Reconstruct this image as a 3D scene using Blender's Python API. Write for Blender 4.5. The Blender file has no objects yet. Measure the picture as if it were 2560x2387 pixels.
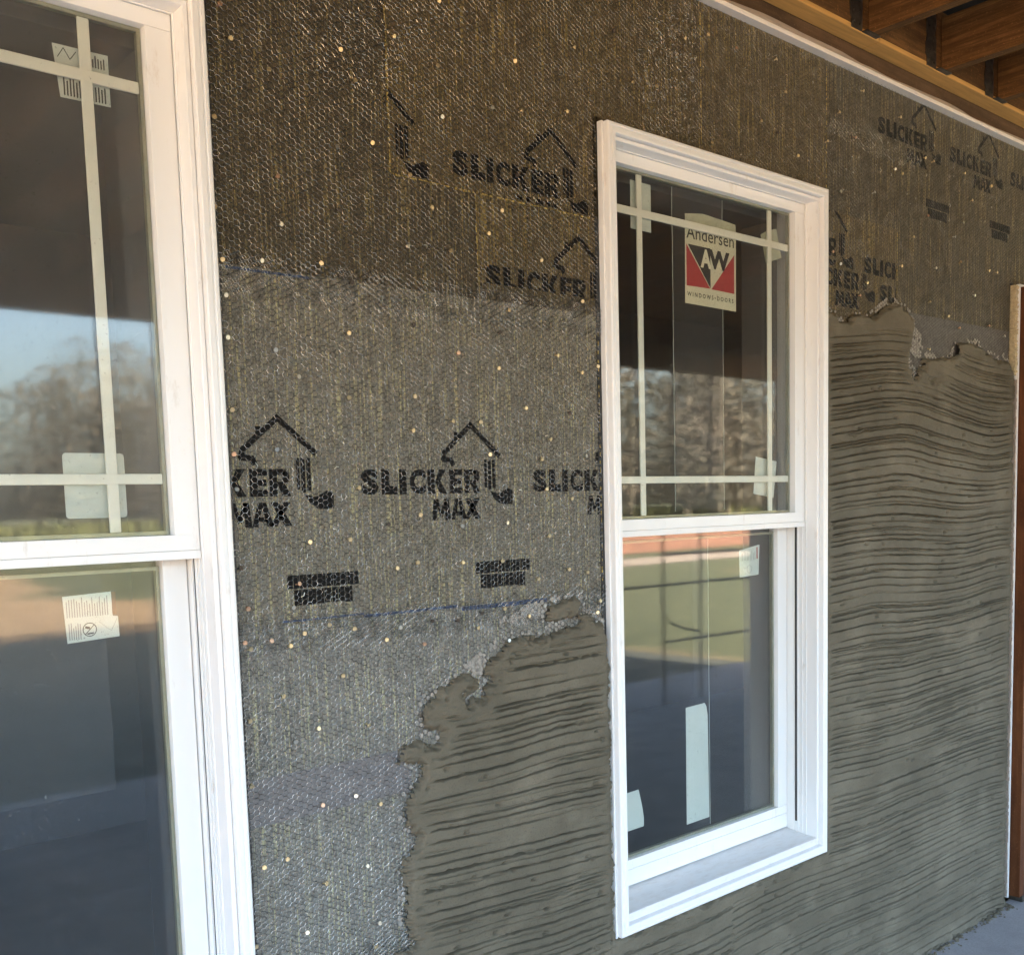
import bpy, bmesh, math, random
import numpy as np
from mathutils import Vector, Matrix, Euler

SC = bpy.context.scene
COL = SC.collection
rng = np.random.default_rng(7)
random.seed(7)

# ------------------------------------------------------------------ camera
cam_d = bpy.data.cameras.new('camera')
cam = bpy.data.objects.new('camera', cam_d)
COL.objects.link(cam)
yaw, pitch, roll = 0.7267, -0.1004, -0.0261
fw = Vector((math.sin(yaw)*math.cos(pitch), math.cos(yaw)*math.cos(pitch), math.sin(pitch)))
rt = Vector((math.cos(yaw), -math.sin(yaw), 0)); up = rt.cross(fw)
r2 = rt*math.cos(roll) + up*math.sin(roll)
u2 = -rt*math.sin(roll) + up*math.cos(roll)
cam.matrix_world = Matrix(((r2.x, u2.x, -fw.x, -1.8538), (r2.y, u2.y, -fw.y, -1.8043),
                           (r2.z, u2.z, -fw.z, 1.0926), (0, 0, 0, 1)))
cam_d.sensor_width = 36.0
cam_d.lens = 36.0*2642.5/2560
cam_d.shift_x = -0.0182
cam_d.shift_y = 0.1288
cam_d.clip_start = 0.05
cam_d.clip_end = 2000
SC.camera = cam

# ------------------------------------------------------------------ light
SUN_EL, SUN_AZ = math.radians(25), math.radians(4)     # behind the house, a little to the right
w = bpy.data.worlds.new('World'); SC.world = w; w.use_nodes = True
w.cycles.sampling_method = 'AUTOMATIC'
nt = w.node_tree; nt.nodes.clear()
sky = nt.nodes.new('ShaderNodeTexSky'); sky.sky_type = 'NISHITA'; sky.sun_disc = False
sky.sun_elevation = SUN_EL; sky.sun_rotation = SUN_AZ
sky.air_density = 1.0; sky.dust_density = 5.0; sky.ozone_density = 1.0
bg = nt.nodes.new('ShaderNodeBackground'); bg.inputs[1].default_value = 0.15
ow = nt.nodes.new('ShaderNodeOutputWorld')
nt.links.new(sky.outputs[0], bg.inputs[0]); nt.links.new(bg.outputs[0], ow.inputs[0])
sun_d = bpy.data.lights.new('sun', 'SUN'); sun_d.energy = 5.0; sun_d.angle = math.radians(0.5)
sun_d.color = (1.0, 0.90, 0.76)
sun = bpy.data.objects.new('sun', sun_d); COL.objects.link(sun)
sdir = Vector((math.sin(SUN_AZ)*math.cos(SUN_EL), math.cos(SUN_AZ)*math.cos(SUN_EL), math.sin(SUN_EL)))
sun.rotation_euler = sdir.to_track_quat('Z', 'Y').to_euler()
SC.view_settings.view_transform = 'Standard'
SC.view_settings.look = 'None'
SC.view_settings.gamma = 1.0
SC.view_settings.use_curve_mapping = False
SC.view_settings.exposure = 3.85
SC.cycles.use_denoising = True
SC.cycles.max_bounces = 12
SC.cycles.transparent_max_bounces = 24
SC.cycles.diffuse_bounces = 6

# ------------------------------------------------------------------ materials
def new_mat(name):
    m = bpy.data.materials.new(name); m.use_nodes = True
    n = m.node_tree; n.nodes.clear()
    o = n.nodes.new('ShaderNodeOutputMaterial')
    b = n.nodes.new('ShaderNodeBsdfPrincipled')
    n.links.new(b.outputs[0], o.inputs[0])
    return m, n, b, o

def coords(n, scale=(1, 1, 1)):
    t = n.nodes.new('ShaderNodeTexCoord'); mp = n.nodes.new('ShaderNodeMapping')
    mp.inputs['Scale'].default_value = scale
    n.links.new(t.outputs['Object'], mp.inputs[0]); return mp.outputs[0]

def noise(n, vec, scale, detail=4, rough=.55):
    t = n.nodes.new('ShaderNodeTexNoise'); t.inputs['Scale'].default_value = scale
    t.inputs['Detail'].default_value = detail; t.inputs['Roughness'].default_value = rough
    n.links.new(vec, t.inputs['Vector']); return t.outputs['Fac']

def ramp(n, fac, stops):
    r = n.nodes.new('ShaderNodeValToRGB'); e = r.color_ramp.elements
    while len(e) < len(stops): e.new(0.5)
    for el, (p, c) in zip(e, stops):
        el.position = p; el.color = (*c, 1) if len(c) == 3 else c
    n.links.new(fac, r.inputs[0]); return r.outputs[0]

def mixc(n, fac, a, b):
    m = n.nodes.new('ShaderNodeMix'); m.data_type = 'RGBA'
    for s, i in ((fac, 0), (a, 6), (b, 7)):
        if hasattr(s, 'is_output'): n.links.new(s, m.inputs[i])
        elif i == 0: m.inputs[0].default_value = s
        else: m.inputs[i].default_value = (*s, 1)
    return m.outputs[2]

def bump(n, b, h, strength=.3, dist=.002):
    k = n.nodes.new('ShaderNodeBump'); k.inputs['Strength'].default_value = strength
    k.inputs['Distance'].default_value = dist
    n.links.new(h, k.inputs['Height']); n.links.new(k.outputs[0], b.inputs['Normal'])

def plain(name, c, rough=.5, metal=0., var=.12, sc=30., bmp=0., spec=.5, stretch=(1, 1, 1)):
    m, n, b, o = new_mat(name)
    f = noise(n, coords(n, stretch), sc)
    col = ramp(n, f, [(.3, tuple(x*(1-var) for x in c)), (.7, tuple(min(1, x*(1+var)) for x in c))])
    n.links.new(col, b.inputs['Base Color'])
    b.inputs['Roughness'].default_value = rough; b.inputs['Metallic'].default_value = metal
    b.inputs['Specular IOR Level'].default_value = spec
    if bmp: bump(n, b, f, bmp)
    return m

def wood(name, a, c, axis='x', rough=.75):
    m, n, b, o = new_mat(name)
    s = {'x': (1.2, 26, 26), 'y': (26, 1.2, 26), 'z': (26, 26, 1.2)}[axis]
    k = {'x': (3, 7, 7), 'y': (7, 3, 7), 'z': (7, 7, 3)}[axis]
    f = noise(n, coords(n, s), 2.6, 8, .72); f2 = noise(n, coords(n, k), 1.1, 5, .65); f3 = noise(n, coords(n), 130, 3, .7)
    col = ramp(n, f, [(.30, tuple(x*.7 for x in a)), (.47, a), (.62, tuple((p+q)/2 for p, q in zip(a, c))), (.74, c)])
    col = mixc(n, ramp(n, f2, [(.40, (0, 0, 0)), (.70, (.85, .85, .85))]), col, tuple(x*.45 for x in a))
    col = mixc(n, ramp(n, f3, [(.60, (0, 0, 0)), (.75, (.5, .5, .5))]), col, tuple(min(1, x*1.5) for x in c))
    n.links.new(col, b.inputs['Base Color']); b.inputs['Roughness'].default_value = rough
    b.inputs['Specular IOR Level'].default_value = .2
    bump(n, b, f, .5, .003)
    return m

M = {}
m, n, b, o = new_mat('white_vinyl')
f = noise(n, coords(n, (9, 9, 3)), 2.2, 8, .72); f2 = noise(n, coords(n), 1.3, 2)
d = ramp(n, f, [(.60, (0, 0, 0)), (.74, (.55, .55, .55))])
n.links.new(mixc(n, d, (.81, .81, .79), (.50, .42, .33)), b.inputs['Base Color'])
b.inputs['Roughness'].default_value = .32; M['vinyl'] = m
# sill: white vinyl with dried mud wiped over it
m, n, b, o = new_mat('muddy_vinyl')
f = noise(n, coords(n, (6, 18, 18)), 3.5, 8, .7); f2 = noise(n, coords(n), 40, 4)
d = ramp(n, f, [(.48, (0, 0, 0)), (.85, (.8, .8, .8))])
n.links.new(mixc(n, d, (.74, .73, .72), ramp(n, f2, [(.3, (.50, .44, .38)), (.7, (.66, .61, .56))])), b.inputs['Base Color'])
b.inputs['Roughness'].default_value = .45; M['sill'] = m
M['bar'] = plain('grille_enamel', (.72, .72, .62), .4, var=.02)
M['seal'] = plain('black_rubber', (.02, .02, .02), .6)
M['spacer'] = plain('glass_spacer', (.30, .30, .22), .35, .4)
M['strip_black'] = plain('black_strip', (.012, .012, .013), .45, bmp=.3, sc=60)
M['paper'] = plain('sticker_paper', (.70, .74, .68), .6, var=.03)
M['cream'] = plain('sticker_cream', (.80, .76, .58), .5, var=.03)
M['tapep'] = plain('masking_tape', (.60, .60, .46), .55, var=.10, sc=60)
M['red'] = plain('sticker_red', (.42, .03, .04), .45, var=.05)
M['ink'] = plain('sticker_ink', (.02, .02, .022), .5)
M['brownink'] = plain('brown_ink', (.20, .10, .055), .5)
M['inkgrey'] = plain('sticker_grey_ink', (.28, .28, .26), .5)
M['mustard'] = plain('spray_foam', (.50, .42, .26), .8, var=.25, sc=90, bmp=.6)

# galvanized wire, sparse glints painted in by colour noise
m, n, b, o = new_mat('galvanized_wire')
f = noise(n, coords(n), 55, 3)
n.links.new(ramp(n, f, [(.40, (.09, .086, .078)), (.76, (.70, .68, .64))]), b.inputs['Base Color'])
b.inputs['Metallic'].default_value = 1.0; b.inputs['Roughness'].default_value = .27; M['wire'] = m
M['glint'] = plain('painted_glint_wire', (.62, .60, .56), .2, 1., .5, 130)
M['brass'] = plain('brass_nail', (.64, .51, .30), .42, .8, .25, 120)
M['copper'] = plain('coppered_nail', (.60, .38, .25), .45, .8, .25, 120)
M['zinc'] = plain('zinc_nail', (.56, .54, .47), .34, .85, .15, 120)
M['rust'] = plain('dark_nail', (.06, .045, .035), .6, .3, .3, 120)

def wrap_mat(name, dark, light, strand, dens):
    """woven drainage wrap: fuzzy grey brown fabric with upright yellowish filaments"""
    m, n, b, o = new_mat(name)
    fine = noise(n, coords(n, (1, 1, .7)), 260, 3, .6)
    big = noise(n, coords(n), 2.3, 5, .6)
    st = noise(n, coords(n, (210, 1, 5)), 1.0, 1, .4)
    dots = noise(n, coords(n, (62, 1, 90)), 1.7, 2, .5)
    base = ramp(n, fine, [(.34, dark), (.66, light)])
    base = mixc(n, ramp(n, big, [(.35, (0, 0, 0)), (.7, (.75, .75, .75))]), base, tuple(x*.72 for x in light))
    mk = n.nodes.new('ShaderNodeMath'); mk.operation = 'MULTIPLY'
    n.links.new(ramp(n, st, [(.53, (0, 0, 0)), (.66, (1, 1, 1))]), mk.inputs[0])
    n.links.new(ramp(n, dots, [(.40, (.08, .08, .08)), (.56, (1, 1, 1))]), mk.inputs[1])
    n.links.new(mixc(n, mk.outputs[0], base, strand), b.inputs['Base Color'])
    b.inputs['Roughness'].default_value = .75; b.inputs['Specular IOR Level'].default_value = .3
    ad = n.nodes.new('ShaderNodeMath'); ad.operation = 'MULTIPLY_ADD'
    n.links.new(mk.outputs[0], ad.inputs[0]); ad.inputs[1].default_value = .8; n.links.new(fine, ad.inputs[2])
    bump(n, b, ad.outputs[0], .7, .003)
    return m
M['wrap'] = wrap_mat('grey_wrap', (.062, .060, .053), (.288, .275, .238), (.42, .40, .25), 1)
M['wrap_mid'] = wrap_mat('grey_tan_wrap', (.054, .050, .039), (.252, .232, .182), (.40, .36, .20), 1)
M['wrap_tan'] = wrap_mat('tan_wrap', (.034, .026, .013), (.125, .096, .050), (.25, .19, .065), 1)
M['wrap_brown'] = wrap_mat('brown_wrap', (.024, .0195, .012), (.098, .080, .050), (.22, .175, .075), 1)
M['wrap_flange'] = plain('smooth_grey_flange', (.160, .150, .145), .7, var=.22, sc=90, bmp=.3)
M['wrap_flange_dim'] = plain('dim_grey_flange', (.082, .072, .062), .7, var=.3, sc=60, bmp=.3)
M['print'] = plain('black_print', (.008, .0075, .007), .75, var=.3, sc=60, spec=.15)
M['blue'] = plain('blue_print', (.03, .055, .12), .6, var=.5, sc=80)
M['edgeyellow'] = plain('frayed_filament', (.34, .25, .07), .7, var=.4, sc=120)

# mortar
m, n, b, o = new_mat('damp_mortar')
f1 = noise(n, coords(n), 3.2, 6, .62); f2 = noise(n, coords(n), 240, 4, .7); f3 = noise(n, coords(n, (1, 1, 1.8)), 5.0, 5, .62)
base = ramp(n, f1, [(.34, (.094, .081, .055)), (.55, (.132, .114, .079)), (.75, (.172, .149, .105))])
base = mixc(n, ramp(n, f3, [(.54, (0, 0, 0)), (.76, (.7, .7, .7))]), base, (.205, .175, .124))
base = mixc(n, ramp(n, f2, [(.30, (.55, .55, .55)), (.45, (0, 0, 0))]), base, (.045, .040, .032))
n.links.new(base, b.inputs['Base Color']); b.inputs['Roughness'].default_value = .82
b.inputs['Specular IOR Level'].default_value = .3
bump(n, b, f2, .5, .0022); M['mortar'] = m
M['skim'] = plain('pale_dry_mortar', (.27, .25, .215), .9, var=.45, sc=150, bmp=.4)

M['ledger'] = plain('new_pine', (.52, .285, .075), .7, var=.16, sc=3, bmp=.2, stretch=(2, 30, 30))
M['joist'] = wood('treated_pine', (.13, .060, .018), (.36, .175, .055), 'y')
M['rim'] = wood('brown_ledger', (.12, .055, .016), (.32, .155, .048), 'x')
M['board'] = wood('brown_sheathing', (.10, .058, .030), (.17, .105, .058), 'x')
M['jointtape'] = plain('white_flashing_tape', (.36, .30, .25), .5, var=.1, sc=12)
M['bead'] = plain('white_bead', (.78, .74, .68), .3, var=.03)
M['hanger'] = plain('hanger_steel', (.10, .09, .075), .45, .8, .35, 50)
M['felt'] = plain('black_felt', (.012, .011, .010), .9)
M['deck'] = wood('roof_plywood', (.10, .055, .025), (.2, .12, .06), 'x')
M['door_stain'] = wood('stained_frame', (.12, .040, .014), (.20, .080, .030), 'z', .45)
M['door_dark'] = wood('door_slab', (.02, .010, .008), (.045, .018, .012), 'z', .4)
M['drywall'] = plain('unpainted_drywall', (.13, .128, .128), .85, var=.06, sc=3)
M['subfloor'] = plain('subfloor', (.07, .06, .05), .8, var=.2, sc=4)
M['siding'] = plain('upper_siding', (.3, .28, .25), .8)
M['shingle'] = plain('dark_shingle', (.06, .055, .05), .9, var=.3, sc=20)
M['steel'] = plain('scaffold_steel', (.10, .10, .10), .5, .5)
m, n, b, o = new_mat('slab_concrete')
f1 = noise(n, coords(n), 4, 6, .65); f2 = noise(n, coords(n), 160, 3, .7)
base = mixc(n, ramp(n, f2, [(.35, (0, 0, 0)), (.65, (.5, .5, .5))]), ramp(n, f1, [(.3, (.26, .25, .25)), (.7, (.40, .385, .385))]), (.20, .19, .19))
n.links.new(base, b.inputs['Base Color']); b.inputs['Roughness'].default_value = .8; bump(n, b, f2, .3, .002)
M['slab'] = m
# ground: grass with bare red clay
m, n, b, o = new_mat('yard_ground')
g = noise(n, coords(n), .07, 4, .6); g2 = noise(n, coords(n), 2.5, 5, .7)
tc = n.nodes.new('ShaderNodeTexCoord'); sp = n.nodes.new('ShaderNodeSeparateXYZ'); n.links.new(tc.outputs['Object'], sp.inputs[0])
xr = n.nodes.new('ShaderNodeMapRange'); n.links.new(sp.outputs[0], xr.inputs[0])
xr.inputs[1].default_value = 4.2; xr.inputs[2].default_value = 8.2; xr.inputs[3].default_value = .22; xr.inputs[4].default_value = -.12
am = n.nodes.new('ShaderNodeMath'); am.operation = 'ADD'; n.links.new(g, am.inputs[0]); n.links.new(xr.outputs[0], am.inputs[1])
grass = ramp(n, g2, [(.3, (.065, .075, .030)), (.7, (.130, .132, .058))])
clay = ramp(n, g2, [(.3, (.30, .18, .085)), (.7, (.44, .30, .165))])
n.links.new(mixc(n, ramp(n, am.outputs[0], [(.46, (0, 0, 0)), (.56, (1, 1, 1))]), grass, clay), b.inputs['Base Color'])
b.inputs['Roughness'].default_value = .95; M['ground'] = m
M['shade_strip'] = plain('house_shade_tone', (.085, .088, .070), .95, var=.4, sc=2.5)
M['clay'] = plain('red_clay', (.40, .18, .10), .9, var=.2, sc=1.5)
M['path'] = plain('pale_gravel', (.42, .33, .25), .9, var=.12, sc=3)
M['bark'] = plain('grey_bark', (.12, .095, .075), .9)
m, n, b, o = new_mat('autumn_foliage')
f = noise(n, coords(n), .25, 3)
n.links.new(ramp(n, f, [(.3, (.050, .050, .032)), (.5, (.085, .075, .055)), (.7, (.13, .11, .085))]), b.inputs['Base Color'])
b.inputs['Roughness'].default_value = .9; M['leaf'] = m
M['hedge'] = plain('yellow_green_grass', (.10, .105, .035), .9, var=.6, sc=1.2)

def glass(name, refl=.62, tint=(.975, .985, .98), d0=.005, d1=.017):
    m, n, b, o = new_mat(name); n.nodes.remove(b)
    ge = n.nodes.new('ShaderNodeNewGeometry')
    io = n.nodes.new('ShaderNodeMix'); io.inputs[2].default_value = 1.50; io.inputs[3].default_value = 1/1.50
    n.links.new(ge.outputs['Backfacing'], io.inputs[0])
    fr = n.nodes.new('ShaderNodeFresnel'); n.links.new(io.outputs[0], fr.inputs['IOR'])
    tr = n.nodes.new('ShaderNodeBsdfTransparent'); tr.inputs[0].default_value = (*tint, 1)
    gl = n.nodes.new('ShaderNodeBsdfGlossy'); gl.inputs['Roughness'].default_value = .032
    gl.inputs[0].default_value = (refl, refl, refl, 1)
    mx = n.nodes.new('ShaderNodeMixShader')
    n.links.new(fr.outputs[0], mx.inputs[0]); n.links.new(tr.outputs[0], mx.inputs[1]); n.links.new(gl.outputs[0], mx.inputs[2])
    # dusty specks, plus a grey haze painted over the reflections
    df = n.nodes.new('ShaderNodeBsdfDiffuse'); df.inputs[0].default_value = (.55, .53, .50, 1)
    dm = n.nodes.new('ShaderNodeMixShader')
    a = noise(n, coords(n), 3.0, 5, .6); s = noise(n, coords(n), 170, 2, .5)
    dust_haze = n.nodes.new('ShaderNodeMath'); dust_haze.operation = 'ADD'
    n.links.new(ramp(n, a, [(.3, (d0, d0, d0)), (.75, (d1, d1, d1))]), dust_haze.inputs[0])
    n.links.new(ramp(n, s, [(.70, (0, 0, 0)), (.76, (.28, .28, .28))]), dust_haze.inputs[1])
    n.links.new(dust_haze.outputs[0], dm.inputs[0]); n.links.new(mx.outputs[0], dm.inputs[1]); n.links.new(df.outputs[0], dm.inputs[2])
    n.links.new(dm.outputs[0], o.inputs[0]); return m
M['glass'] = glass('clean_glass'); M['glass_hazy'] = glass('hazed_glass', d0=.020, d1=.064)
m, n, b, o = new_mat('clear_film'); n.nodes.remove(b)
tr = n.nodes.new('ShaderNodeBsdfTransparent'); df = n.nodes.new('ShaderNodeBsdfDiffuse'); df.inputs[0].default_value = (.55, .57, .62, 1)
mx = n.nodes.new('ShaderNodeMixShader'); mx.inputs[0].default_value = .032
n.links.new(tr.outputs[0], mx.inputs[1]); n.links.new(df.outputs[0], mx.inputs[2]); n.links.new(mx.outputs[0], o.inputs[0]); M['film'] = m

# ------------------------------------------------------------------ builders
class MB:
    def __init__(s): s.v = []; s.f = []
    def add(s, v, f):
        k = len(s.v); s.v += [tuple(p) for p in v]; s.f += [tuple(i+k for i in q) for q in f]; return s
    def box(s, x0, x1, y0, y1, z0, z1):
        v = [(x, y, z) for x in (x0, x1) for y in (y0, y1) for z in (z0, z1)]
        return s.add(v, [(0, 1, 3, 2), (4, 6, 7, 5), (0, 4, 5, 1), (2, 3, 7, 6), (0, 2, 6, 4), (1, 5, 7, 3)])
    def prism(s, pts, y0, y1):
        """polygon in x-z, counter-clockwise seen from -y, extruded from y0 (front) to y1"""
        a = sum(pts[i][0]*pts[(i+1) % len(pts)][1]-pts[(i+1) % len(pts)][0]*pts[i][1] for i in range(len(pts)))
        if a < 0: pts = pts[::-1]
        k = len(pts)
        v = [(x, y0, z) for x, z in pts]+[(x, y1, z) for x, z in pts]
        return s.add(v, [tuple(range(k)), tuple(range(2*k-1, k-1, -1))]+[(i, i+k, (i+1) % k+k, (i+1) % k) for i in range(k)])
    def tube(s, pts, r, k=8):
        pts = [Vector(p) for p in pts]; rings = []
        for i, p in enumerate(pts):
            d = (pts[min(i+1, len(pts)-1)]-pts[max(i-1, 0)]).normalized()
            a = d.orthogonal().normalized(); c = d.cross(a)
            rings.append([p+(a*math.cos(t)+c*math.sin(t))*r for t in [2*math.pi*j/k for j in range(k)]])
        f = [(i*k+j, i*k+(j+1) % k, (i+1)*k+(j+1) % k, (i+1)*k+j) for i in range(len(pts)-1) for j in range(k)]
        f += [tuple(range(k))[::-1], tuple(range((len(pts)-1)*k, len(pts)*k))]
        return s.add([q for g in rings for q in g], f)
    def build(s, name, mat, parent=None, bev=0., fix=False):
        me = bpy.data.meshes.new(name); me.from_pydata(s.v, [], s.f)
        if bev or fix:
            bm = bmesh.new(); bm.from_mesh(me)
            bmesh.ops.recalc_face_normals(bm, faces=bm.faces)
            if bev:
                e = [x for x in bm.edges if len(x.link_faces) == 2 and x.calc_face_angle(0) > .5]
                bmesh.ops.bevel(bm, geom=e, offset=bev, segments=2, affect='EDGES', profile=.5, clamp_overlap=True)
            bm.to_mesh(me); bm.free()
        me.materials.append(M[mat] if isinstance(mat, str) else mat)
        o = bpy.data.objects.new(name, me); COL.objects.link(o)
        if parent: o.parent = parent
        return o

def tag(o, label=None, cat=None, group=None, kind=None):
    for k, v in (('label', label), ('category', cat), ('group', group), ('kind', kind)):
        if v: o[k] = v
    return o

def thing(name, loc, label, cat, group=None):
    o = bpy.data.objects.new(name, None); COL.objects.link(o); o.location = loc; o.empty_display_size = .1
    return tag(o, label, cat, group)

def fast_mesh(name, verts, quads, mat, parent=None, smooth=False):
    me = bpy.data.meshes.new(name)
    verts = np.asarray(verts, np.float32); quads = np.asarray(quads, np.int32)
    nq, k = quads.shape
    me.vertices.add(len(verts)); me.vertices.foreach_set('co', verts.ravel())
    me.loops.add(nq*k); me.loops.foreach_set('vertex_index', quads.ravel())
    me.polygons.add(nq); me.polygons.foreach_set('loop_start', np.arange(0, nq*k, k, dtype=np.int32))
    me.update(calc_edges=True)
    if smooth: me.polygons.foreach_set('use_smooth', np.ones(nq, bool))
    me.materials.append(M[mat]); o = bpy.data.objects.new(name, me); COL.objects.link(o)
    if parent: o.parent = parent
    return o

def vnoise(x, y, seed):
    """smooth value noise in [-1,1]"""
    g = np.random.default_rng(seed).uniform(-1, 1, (256, 256))
    xi = np.floor(x).astype(int); yi = np.floor(y).astype(int); fx = x-xi; fy = y-yi
    fx = fx*fx*(3-2*fx); fy = fy*fy*(3-2*fy)
    G = lambda a, c: g[a % 256, c % 256]
    return (G(xi, yi)*(1-fx)+G(xi+1, yi)*fx)*(1-fy)+(G(xi, yi+1)*(1-fx)+G(xi+1, yi+1)*fx)*fy

def inside(x, y, poly):
    r = np.zeros(x.shape, bool); p = poly
    for i in range(len(p)):
        x0, y0 = p[i]; x1, y1 = p[i-1]
        if y0 == y1: continue
        r ^= ((y0 > y) != (y1 > y)) & (x < (x1-x0)*(y-y0)/(y1-y0)+x0)
    return r

def sdist(x, y, poly):
    d = np.full(x.shape, 9.)
    for i in range(len(poly)):
        ax, ay = poly[i-1]; bx, by = poly[i]; ex, ey = bx-ax, by-ay; L = ex*ex+ey*ey+1e-12
        t = np.clip(((x-ax)*ex+(y-ay)*ey)/L, 0, 1)
        d = np.minimum(d, np.hypot(x-ax-t*ex, y-ay-t*ey))
    return np.where(inside(x, y, poly), d, -d)

# ------------------------------------------------------------------ measures (metres; x along the wall, -y outdoors, z up)
WW, WH = .918, 1.973
XL, ZL = -1.9053, .008            # left window
XR, ZR = 0., 0.                   # right window
ZF = -.526                        # porch slab
ZTOP = 2.345                      # top of the lath, under the bead
XD = 2.197                        # door frame
HOLES = [(XL, XL+WW, ZL, ZL+WH), (XR, XR+WW, ZR, ZR+WH)]

# ------------------------------------------------------------------ ground and porch slab
def slab(name, mat, x0, x1, y0, y1, z0, z1): return tag(MB().box(x0, x1, y0, y1, z0, z1).build(name, mat), kind='structure')
g = MB().add([(-300, -500, -.68), (300, -500, -.68), (300, 60, -.68), (-300, 60, -.68)], [(0, 1, 2, 3)]).build('ground', 'ground'); tag(g, kind='structure')
tag(MB().box(-4.5, 7.3, -4.35, 0.0, -.70, ZF).build('porch_slab', 'slab', bev=.01), kind='structure')
def strip(name, mat, pts, z):
    o = MB().add([(x, y, z) for x, y in pts], [tuple(range(len(pts)))]).build(name, mat); return tag(o, kind='structure')
shade_strip = [(-40, -4.3)]+[(x, -13.3-.12*x+.5*math.sin(x*1.7)) for x in np.linspace(-40, 5.2, 40)]+[(5.9, -12.6), (6.6, -10.5), (7.2, -7.5), (7.4, -4.3)]
strip('painted_house_shade', 'shade_strip', [(x, y) for x, y in shade_strip], -.676)  # dark strip that paints deeper house shade onto the ground
strip('clay_bank', 'clay', [(13, -21.5), (60, -24), (60, -33), (20, -34)], -.672)
strip('gravel_path', 'path', [(9, -17.6), (32, -17.2), (60, -17.2), (60, -19.6), (30, -19.4), (9, -20.4)], -.664)

# ------------------------------------------------------------------ house
house = thing('house', (0, 0, ZF), 'house wall under construction covered in printed wrap, wire lath and fresh trowelled mortar', 'house')
def hp(o, parent=house):
    """parts are modelled in world measures; keep them there under the house empty"""
    o.parent = parent
    if parent is house: o.matrix_parent_inverse = Matrix.Translation((0, 0, -ZF))
    return o

# sheathing with openings for two windows and a door
s = MB()
xs = [-4.2, XL+.02, XL+WW-.02, XR+.02, XR+WW-.02, XD+.02, XD+1.0, 7.3]
for a, b_ in ((0, 1), (2, 3), (4, 5), (6, 7)): s.box(xs[a], xs[b_], .004, .12, ZF, 2.62)
for a, z0, z1 in ((1, ZL+.02, ZL+WH-.02), (3, ZR+.02, ZR+WH-.02)):
    s.box(xs[a], xs[a+1], .004, .12, ZF, z0); s.box(xs[a], xs[a+1], .004, .12, z1, 2.62)
s.box(xs[5], xs[6], .004, .12, 1.83, 2.62)
hp(s.build('sheathing', 'felt'))
# upper storey, ends and roof
hp(MB().box(-4.2, 7.3, .0, .12, 2.622, 5.6).build('upper_wall', 'felt'))
hp(MB().box(-4.2, -4.05, .121, 9.8, ZF, 5.6).build('end_wall', 'siding'))
hp(MB().box(7.15, 7.3, .121, 9.8, ZF, 5.6).build('end_wall', 'siding'))
hp(MB().box(-4.2, 7.3, 9.8, 9.95, ZF, 5.6).build('rear_wall', 'siding'))
rf = MB(); v = [(x, y, z) for x in (-4.6, 7.6) for (y, z) in ((-.5, 5.35), (5, 8.4), (10.5, 5.35), (10.5, 5.55), (5, 8.62), (-.5, 5.55))]
rf.add(v, [(0, 1, 7, 6), (1, 2, 8, 7), (2, 3, 9, 8), (3, 4, 10, 9), (4, 5, 11, 10), (5, 0, 6, 11), (0, 5, 4, 1), (1, 4, 3, 2), (6, 7, 10, 11), (7, 8, 9, 10)])
hp(rf.build('roof', 'shingle', fix=True))
for x0 in (-4.2, 7.15):
    hp(MB().add([(x0, .1, 5.6), (x0, 9.9, 5.6), (x0, 5, 8.35), (x0+.15, .1, 5.6), (x0+.15, 9.9, 5.6), (x0+.15, 5, 8.35)], [(0, 2, 1), (3, 4, 5), (0, 1, 4, 3), (1, 2, 5, 4), (2, 0, 3, 5)]).build('gable', 'siding', fix=True))
# room behind the windows
hp(MB().box(-4.05, 7.15, .121, 9.79, ZF, ZF+.02).build('interior_floor', 'subfloor'))
hp(MB().box(-4.05, 7.15, .121, 9.79, 2.45, 2.62).build('interior_ceiling', 'drywall'))
hp(MB().box(-4.04, 7.14, 3.6, 3.7, ZF+.021, 2.449).build('interior_wall', 'drywall'))
hp(MB().box(-.55, -.43, .125, 1.6, ZF+.021, 2.449).build('interior_wall', 'drywall'))
s = MB().box(-4.04, -.551, .1215, .135, ZF+.021, .02-.03).box(-.429, 2.1, .1215, .135, ZF+.021, -.02)
hp(s.build('interior_lining', 'drywall'))

# wrap sheets: courses painted darker upward for light falloff, then lapped sheets in front
def sheet(name, mat, rects, y0, y1):
    return [hp(MB().box(r[0], r[1], y0, y1, r[2], r[3]).build(name, mat)) for r in rects]
XA, XB = XL+WW+.004, XR-.004
XC = XR+WW+.004
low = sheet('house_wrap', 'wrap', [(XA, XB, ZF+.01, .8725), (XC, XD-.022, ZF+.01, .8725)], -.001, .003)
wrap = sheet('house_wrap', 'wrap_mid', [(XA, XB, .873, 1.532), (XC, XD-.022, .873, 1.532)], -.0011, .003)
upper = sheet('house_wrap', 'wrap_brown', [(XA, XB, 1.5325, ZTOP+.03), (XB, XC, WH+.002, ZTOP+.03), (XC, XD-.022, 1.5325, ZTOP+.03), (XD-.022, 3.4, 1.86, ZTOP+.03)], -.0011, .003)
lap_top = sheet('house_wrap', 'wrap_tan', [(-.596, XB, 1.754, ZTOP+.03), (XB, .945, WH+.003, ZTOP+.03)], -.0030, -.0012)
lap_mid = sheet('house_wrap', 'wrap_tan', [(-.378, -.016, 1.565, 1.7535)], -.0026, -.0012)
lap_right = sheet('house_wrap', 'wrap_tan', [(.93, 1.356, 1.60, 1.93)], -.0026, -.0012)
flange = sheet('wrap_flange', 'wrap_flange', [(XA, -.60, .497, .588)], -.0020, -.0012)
flange2 = sheet('wrap_flange', 'wrap_flange_dim', [(1.42, 2.17, 1.50, 1.68)], -.0020, -.0012)
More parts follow.
